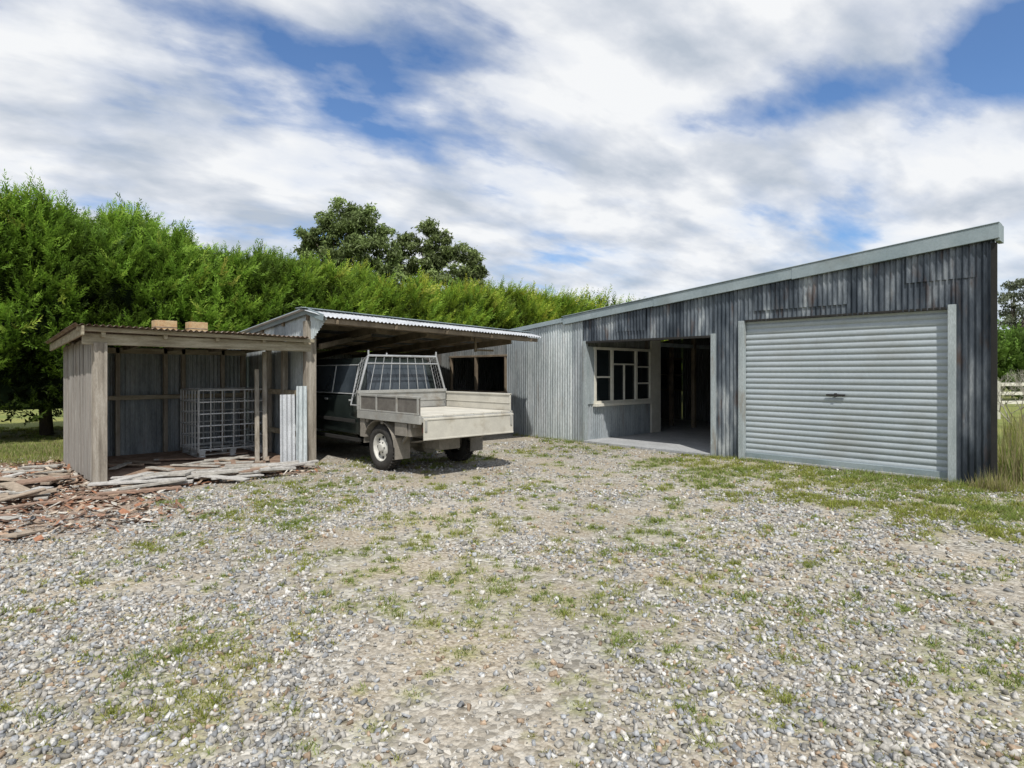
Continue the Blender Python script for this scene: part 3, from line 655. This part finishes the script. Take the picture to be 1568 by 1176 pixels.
for i in range(80):
    t=random.random();u=-10.4+random.gauss(0,1.15);v=.45+random.gauss(0,.5)
    if v>1.25:v=1.2-random.random()*.3
    hgt=max(0,.16-.16*abs(v-.7)-.05*abs(u+10.3))
    plank(u,v,.03+random.random()*hgt,random.uniform(.12,.75),random.uniform(.05,.16),random.uniform(.012,.035),random.gauss(1.2,.9),random.gauss(0,.07),random.choice([0,1,2,1,0,3]))
for i in range(52):
    u=-9.45+random.gauss(0,.22);v=random.uniform(1.75,4.0)
    plank(u,v,.03+random.random()*.10,random.uniform(.3,1.2),random.uniform(.05,.17),random.uniform(.012,.035),random.gauss(1.45,.35),random.gauss(0,.04),random.choice([0,0,3,1,2,3]))
for i in range(22):
    plank(random.uniform(-11.5,-10.1),random.uniform(1.9,3.9),.10+random.random()*.03,random.uniform(.3,.9),random.uniform(.05,.12),.02,random.uniform(0,3),0,random.choice([1,2,0]))
pl.obj('scrap_timber_pile',M_pl,None,.003)

# ================================================================= FOLIAGE
def sprays(P,D,L,M,leaf,colb,curl=.3,wid=.25):
    n=len(P);D=D/np.linalg.norm(D,axis=1)[:,None]
    r=rng.normal(size=(n,3));S=np.cross(D,r);S/=np.linalg.norm(S,axis=1)[:,None]
    T=np.cross(D,S)
    t=np.linspace(.02,1,M)[None,:,None]
    side=np.where(np.arange(M)%2==0,1,-1)[None,:,None]
    L_=L[:,None,None]
    stem=P[:,None,:]+D[:,None,:]*t*L_+np.array([0,0,1])*curl*(t**2)*L_
    jit=rng.normal(size=(n,M,3))*.2
    out=side*S[:,None,:]*.6+D[:,None,:]*.9+T[:,None,:]*rng.normal(size=(n,M,1))*.4+jit+np.array([0,0,.15])
    out/=np.linalg.norm(out,axis=2)[:,:,None]
    ll=leaf*(1.15-.75*t)*rng.uniform(.7,1.2,(n,M,1))
    tip=stem+out*ll*L_
    wv=np.cross(out,T[:,None,:]+jit*.6);wv/=np.linalg.norm(wv,axis=2)[:,:,None]
    wv=wv*ll*L_*wid
    V3=np.stack([stem-wv*.5+out*ll*L_*.1,stem+wv+out*ll*L_*.35,tip],2)
    c=colb[:,None,None,:]*(np.array([.5,.85,1.3])[None,None,:,None])*(.6+.6*t[:,:,:,None])
    return V3.reshape(-1,3),np.broadcast_to(c,(n,M,3,3)).reshape(-1,3)
hedge=empty('conifer_hedge')
def hsurf(v,s,off=0):
    ph=s*math.pi
    H=5.25-.72*sm(.5,10,v)-.35*sm(9,14,v)+.15*sm(15,30,v)+.35*(fbm(v*.35,v*0+3,9,3)-.5)*2
    a=2.3
    c=np.cos(ph);sn=np.sin(ph)
    x=-19.2+a*np.sign(c)*np.abs(c)**.62;z=H*np.abs(sn)**.7
    nx=np.sign(c)*np.abs(c)**1.2;nz=np.abs(sn)**1.5+.05
    ln=np.hypot(nx,nz);nx/=ln;nz/=ln
    bump=.75*(fbm(v*.75,s*6,51,2)-.5)+.85*(fbm(v*2.2,s*17,61,2)-.5)+.1
    d=bump*1.25+off
    return x+nx*d,v,np.maximum(z+nz*d,0),nx,nz,bump
vv=np.arange(-8,46,.22);ss=np.linspace(.02,.98,44)
A,B=np.meshgrid(vv,ss,indexing='ij')
x,y,z,_,_,bmp=hsurf(A,B,-.38)
z=np.where(A<3.2,np.maximum(z,.32),z)
idx=np.arange(x.size).reshape(x.shape);q=np.stack([idx[:-1,:-1],idx[1:,:-1],idx[1:,1:],idx[:-1,1:]],-1).reshape(-1,4)
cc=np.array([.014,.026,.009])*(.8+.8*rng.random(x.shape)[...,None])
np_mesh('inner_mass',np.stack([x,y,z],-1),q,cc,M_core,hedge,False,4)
HV=[];HC=[]
for n,v0,v1,L0_,M_ in((14000,-4,9,.42,26),(10000,9,20,.46,22),(6500,20,45,.60,16)):
    v=rng.uniform(v0,v1,n);s=rng.uniform(.01,.70,n)
    dep=rng.uniform(-.38,.12,n)
    x,y,z,nx,nz,bm=hsurf(v,s,dep)
    ok=z>np.where(v<3.2,.12,.10)+rng.random(n)*.25
    x,y,z,nx,nz,bm,dep=[k_[ok] for k_ in (x,y,z,nx,nz,bm,dep)];m=len(x)
    D=np.stack([nx*1.0+.25,rng.normal(size=m)*.7,nz*.5+.18],-1)+rng.normal(size=(m,3))*.28
    tone=fbm(y*.9,z*.9,91,3)
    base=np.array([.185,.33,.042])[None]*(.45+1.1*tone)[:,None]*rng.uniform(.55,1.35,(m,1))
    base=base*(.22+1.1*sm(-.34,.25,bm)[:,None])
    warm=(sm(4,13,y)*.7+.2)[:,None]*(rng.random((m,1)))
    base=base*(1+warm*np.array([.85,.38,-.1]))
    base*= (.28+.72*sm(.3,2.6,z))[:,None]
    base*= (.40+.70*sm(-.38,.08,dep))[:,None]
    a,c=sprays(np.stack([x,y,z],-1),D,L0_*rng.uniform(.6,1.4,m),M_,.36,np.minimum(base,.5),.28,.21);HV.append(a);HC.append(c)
n=650;v=rng.uniform(-5,45,n);s=rng.uniform(.3,.62,n);x,y,z,nx,nz,bm=hsurf(v,s,.0)
D=np.stack([rng.normal(size=n)*.55+.1,rng.normal(size=n)*.6,np.ones(n)],-1)
tp=.34+.42*np.clip(fbm(v*.9,s*4,15,2)*1.6-.3,0,1.3)
a,c=sprays(np.stack([x,y,z-.1],-1),D,tp*rng.uniform(.5,1.5,n),30,.26,np.array([.17,.30,.055])[None]*rng.uniform(.6,1.3,(n,1)),.1,.2);HV.append(a);HC.append(c)
hv=np.concatenate(HV);np_mesh('foliage',hv,np.arange(len(hv)).reshape(-1,3),np.concatenate(HC),M_leaf,hedge)
tm=MB()
for v in np.arange(-6,44,1.9):
    tm.cyl((-19.1+random.gauss(0,.3),v+random.gauss(0,.3),0),(-19.1,v+.1,3.2),.15,0,9,.06)
    for k in range(4):
        an=random.uniform(-1.5,1.5);z=random.uniform(.8,1.5);tm.cyl((-19.1,v,z),(-19.1+1.4*math.cos(an),v+1.4*math.sin(an),z+random.uniform(.2,.7)),.035,0,6,.01)
tm.obj('trunks',[M_bark],hedge,0,True)

def gum(name,xc,zc,h,clumps,leafn,lsz=.17,col=(.06,.085,.03)):
    e=empty(name);u0,v0=CU(xc,zc)
    m=MB();m.cyl((u0,v0,0),(u0+.1,v0,h*.35),.32,0,10,.24);m.cyl((u0+.1,v0,h*.35),(u0,v0+.15,h*.62),.24,0,10,.15)
    LV=[];LC=[]
    for (dx,dz,dy,rx,rz) in clumps:
        cu=u0+CT*dx-ST*dy;cv=v0+ST*dx+CT*dy
        st=Vector((u0+.05,v0+.05,h*random.uniform(.3,.6)));en=Vector((cu,cv,dz));mid=st.lerp(en,.5)+Vector((random.gauss(0,.2),random.gauss(0,.2),-.3))
        m.cyl(st,mid,.12,0,7,.08);m.cyl(mid,en,.08,0,7,.02)
        n=int(leafn*rx*rz)
        k=22;sc_=rng.normal(size=(k,3));sc_/=np.linalg.norm(sc_,axis=1)[:,None];sc_*=rng.uniform(.35,1.05,(k,1));sc_*=np.array([rx,rx,rz])
        w=rng.integers(0,k,n);p=sc_[w]+rng.normal(size=(n,3))*np.array([rx,rx,rz])*.16+np.array([cu,cv,dz])
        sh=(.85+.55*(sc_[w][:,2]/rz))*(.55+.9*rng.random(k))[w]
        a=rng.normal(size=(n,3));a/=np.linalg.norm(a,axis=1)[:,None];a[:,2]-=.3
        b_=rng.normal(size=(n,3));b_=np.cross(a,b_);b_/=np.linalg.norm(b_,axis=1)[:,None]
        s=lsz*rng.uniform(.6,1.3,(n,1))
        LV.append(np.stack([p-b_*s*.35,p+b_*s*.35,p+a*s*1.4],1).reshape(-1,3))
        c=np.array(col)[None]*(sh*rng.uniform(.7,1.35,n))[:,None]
        LC.append(np.repeat(c,3,0))
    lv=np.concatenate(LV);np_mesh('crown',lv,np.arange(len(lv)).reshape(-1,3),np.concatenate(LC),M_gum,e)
    m.obj('trunk_and_limbs',[M_bark],e,0,True)
gum('eucalyptus_tree',-12.6,46,14.5,[(.2,13.7,0,1.3,.9),(-1.3,13.0,.5,1.2,.9),(1.6,13.1,-.3,1.1,.9),(-2.7,12.0,0,1.1,.8),(2.6,12.0,.4,1.0,.9),(0,12.2,0,1.7,1.0),(-1.3,11.2,1,1.6,1.0),(1.6,11.1,-1,1.6,1.0),(-3.1,10.9,.5,.9,.7),(3.2,10.7,0,.9,.9),(0,10,0,2.2,1.1),(2.6,9.6,0,1.5,1),(-2.6,9.6,0,1.5,1),(0,8.6,0,2.4,1.0),(3.2,8.4,0,1.2,.9)],1500,.20,(.17,.225,.08))
gum('eucalyptus_tree',-6.5,50,13.8,[(-.4,13.4,0,.9,.8),(-2.3,12.6,0,.8,.9),(.5,12.5,0,1.0,.8),(1.9,11.5,.3,1.1,.8),(3.2,10.9,0,.9,.8),(-1.0,11.9,0,1.2,.8),(-2.9,11.1,.5,.9,.8),(.9,11.0,0,1.4,.9),(-1,10.4,0,1.6,1.0),(2.5,9.8,0,1.4,.8),(3.7,9.9,0,.7,.7),(-2.8,9.6,0,1.2,.9),(.5,9.0,0,2.2,.9),(3.2,8.6,0,1.2,.8)],1500,.20,(.16,.205,.075))
gum('eucalyptus_tree',32.4,39,7.6,[(-.2,7.2,0,.7,.5),(.7,6.8,0,.9,.6),(-.4,6.3,0,.8,.5),(1.5,6.1,0,.9,.6),(.2,5.5,.2,1.1,.5),(-.5,4.8,0,.7,.4),(1.5,4.8,0,1.0,.5)],1300,.14,(.20,.23,.15))
n=7000;xc=rng.uniform(22,60,n);zc=33+rng.normal(size=n)*1.0+(xc-30)*.1
u,v=CT*xc-ST*zc,ST*xc+CT*zc;hh=3.3+.5*(fbm(xc*.8,zc*0,3,3)-.5)*2;z=hh*rng.random(n)**.6
D=rng.normal(size=(n,3))*.5+np.array([.3,-.5,.8])
a_,c=sprays(np.stack([u,v,z],-1),D,rng.uniform(.5,.9,n),9,.5,np.array([.18,.30,.06])[None]*rng.uniform(.5,1.5,(n,1)),.2,.5)
np_mesh('background_hedgerow',a_,np.arange(len(a_)).reshape(-1,3),c,M_leaf)
n=14000;an=rng.uniform(0,2*np.pi,n);R=rng.uniform(150,170,n);u=R*np.cos(an);v=R*np.sin(an);hh=5+7*fbm(an*30,an*0,8,4);z=hh*rng.random(n)**.7
a,c=sprays(np.stack([u,v,z],-1),rng.normal(size=(n,3))+np.array([0,0,.8]),rng.uniform(2,3.5,n),6,.6,np.array([.07,.10,.055])[None]*rng.uniform(.5,1.4,(n,1)),.2,.7)
np_mesh('distant_trees',a,np.arange(len(a)).reshape(-1,3),c,M_leaf)
fe=MB()
for i in range(14):
    x,y=CU(16+i*2.0,20+i*.35);fe.box((x-.05,y-.05,0),(x+.05,y+.05,1.25))
for z in(.55,.85,1.15):
    p=CU(16,20);q_=CU(42,24.55);fe.beam((*p,z),(*q_,z),.04,.11)
fe.obj('post_and_rail_fence',[M_white],None,.006)
sb=MB();bx_,by_=CU(14.2,17.0)
def br(p,d,l,r,dep):
    q_=p+d*l;sb.cyl(p,q_,r,0,5,r*.6,False)
    if dep>0:
        for k in range(3):
            nd=(d+Vector((random.gauss(0,.5),random.gauss(0,.5),random.gauss(.05,.35)))).normalized();br(q_,nd,l*.72,r*.6,dep-1)
for k in range(9): br(Vector((bx_+random.gauss(0,.15),by_+random.gauss(0,.15),0)),Vector((random.gauss(0,.45),random.gauss(0,.45),1)).normalized(),.62,.022,4)
M_twig=weathered('pale_twigs',[(.3,(.28,.26,.22)),(.7,(.46,.43,.38))],(3,3,3),3,.9)
sb.obj('leafless_shrub',[M_twig])

# ================================================================= SKY, SUN, CAMERA
sd=Vector((.45,-.33,.83)).normalized()
elev=math.asin(sd.z);rot=math.atan2(sd.x,sd.y)
w=bpy.data.worlds.new('World');scene.world=w;w.use_nodes=True;nt=w.node_tree;nt.nodes.clear()
out=nt.nodes.new('ShaderNodeOutputWorld');bg=nt.nodes.new('ShaderNodeBackground');bg.inputs[1].default_value=.12
sky=nt.nodes.new('ShaderNodeTexSky');sky.sky_type='NISHITA';sky.sun_disc=False;sky.sun_elevation=elev;sky.sun_rotation=rot
sky.air_density=1.0;sky.dust_density=.6;sky.ozone_density=2.0
tc=nt.nodes.new('ShaderNodeTexCoord');mp=N(nt,'ShaderNodeMapping',vector_type='POINT');mp.inputs['Rotation'].default_value=(0,0,-math.asin(ST))
nt.links.new(tc.outputs['Generated'],mp.inputs[0])
sx=nt.nodes.new('ShaderNodeSeparateXYZ');nt.links.new(mp.outputs[0],sx.inputs[0])
zz=N(nt,'ShaderNodeMath',operation='MAXIMUM');zz.inputs[1].default_value=0;nt.links.new(sx.outputs[2],zz.inputs[0])
za=N(nt,'ShaderNodeMath',operation='ADD');za.inputs[1].default_value=.26;nt.links.new(zz.outputs[0],za.inputs[0])
dx=N(nt,'ShaderNodeMath',operation='DIVIDE');nt.links.new(sx.outputs[0],dx.inputs[0]);nt.links.new(za.outputs[0],dx.inputs[1])
dy=N(nt,'ShaderNodeMath',operation='DIVIDE');nt.links.new(sx.outputs[1],dy.inputs[0]);nt.links.new(za.outputs[0],dy.inputs[1])
cb_=nt.nodes.new('ShaderNodeCombineXYZ');nt.links.new(dx.outputs[0],cb_.inputs[0]);nt.links.new(dy.outputs[0],cb_.inputs[1])
def cl(scale,rotz,loc,ns,det,rgh,dist):
    r0=N(nt,'ShaderNodeMapping');r0.inputs['Rotation'].default_value=(0,0,math.radians(rotz));nt.links.new(cb_.outputs[0],r0.inputs[0])
    m=N(nt,'ShaderNodeMapping');m.inputs['Scale'].default_value=scale;m.inputs['Location'].default_value=loc
    nt.links.new(r0.outputs[0],m.inputs[0])
    n=N(nt,'ShaderNodeTexNoise',Scale=ns,Detail=det,Roughness=rgh,Distortion=dist);nt.links.new(m.outputs[0],n.inputs['Vector']);return n.outputs['Fac']
n1=cl((1.3,.8,1),55,(3.1,1.7,0),1.7,10.0,.52,.15)
n2=cl((2.4,1.1,1),65,(.4,5.7,0),3.0,9.0,.55,.2)
mx=N(nt,'ShaderNodeMath',operation='MULTIPLY_ADD');mx.inputs[1].default_value=.35;nt.links.new(n2,mx.inputs[0]);nt.links.new(n1,mx.inputs[2])
cur=mx.outputs[0]
for px_,py_,r_,amt in((.60,1.36,.22,.26),(.44,1.42,.18,.20),(.74,1.26,.14,.14),(.96,1.10,.24,.32),(-.83,1.44,.30,.13),(-.20,1.15,.18,.08),(.02,1.95,.30,.05),(-.45,1.75,.25,.08),(.45,1.05,.2,-.12),(.1,1.35,.25,-.06)):
    dn=N(nt,'ShaderNodeVectorMath',operation='DISTANCE');nt.links.new(cb_.outputs[0],dn.inputs[0]);dn.inputs[1].default_value=(px_,py_,0)
    mr=N(nt,'ShaderNodeMapRange',interpolation_type='SMOOTHSTEP');mr.inputs[1].default_value=0;mr.inputs[2].default_value=r_;mr.inputs[3].default_value=amt;mr.inputs[4].default_value=0
    nt.links.new(dn.outputs['Value'],mr.inputs[0])
    sb_=N(nt,'ShaderNodeMath',operation='SUBTRACT');nt.links.new(cur,sb_.inputs[0]);nt.links.new(mr.outputs[0],sb_.inputs[1]);cur=sb_.outputs[0]
cov=ramp(nt,cur,[(.47,(.02,.02,.02)),(.55,(.35,.35,.35)),(.62,(.80,.80,.80)),(.72,(.98,.98,.98))]).outputs[0]
hz=ramp(nt,sx.outputs[2],[(.0,(1,1,1)),(.18,(0,0,0))]).outputs[0]
covm=mixc(nt,hz,cov,(.88,.88,.88))
n3=cl((1.6,1.0,1),55,(9,2,0),2.6,8.0,.52,.15)
cc=ramp(nt,n3,[(.34,(4.2,4.7,5.4)),(.46,(5.9,6.2,6.7)),(.57,(7.8,7.9,8.0))]).outputs[0]
skb=mixc(nt,1.0,sky.outputs[0],(.72,.95,1.2),'MULTIPLY')
fin=mixc(nt,covm,skb,cc)
nt.links.new(fin,bg.inputs[0]);nt.links.new(bg.outputs[0],out.inputs[0])
sun=bpy.data.lights.new('sun','SUN');sun.energy=4.2;sun.angle=math.radians(.6);sun.color=(1,.955,.88)
so=bpy.data.objects.new('sun',sun);so.rotation_euler=(-sd).to_track_quat('-Z','Y').to_euler();so.location=(0,0,20);link(so)
cam=bpy.data.cameras.new('camera');cam.sensor_width=36;cam.lens=21.35;cam.shift_y=-18/1568;cam.clip_end=3000;cam.clip_start=.05
co=bpy.data.objects.new('camera',cam);co.location=(0,0,EYE);co.rotation_euler=(math.radians(90),0,math.asin(ST));link(co);scene.camera=co
scene.view_settings.view_transform='Standard';scene.view_settings.look='None';scene.view_settings.exposure=0
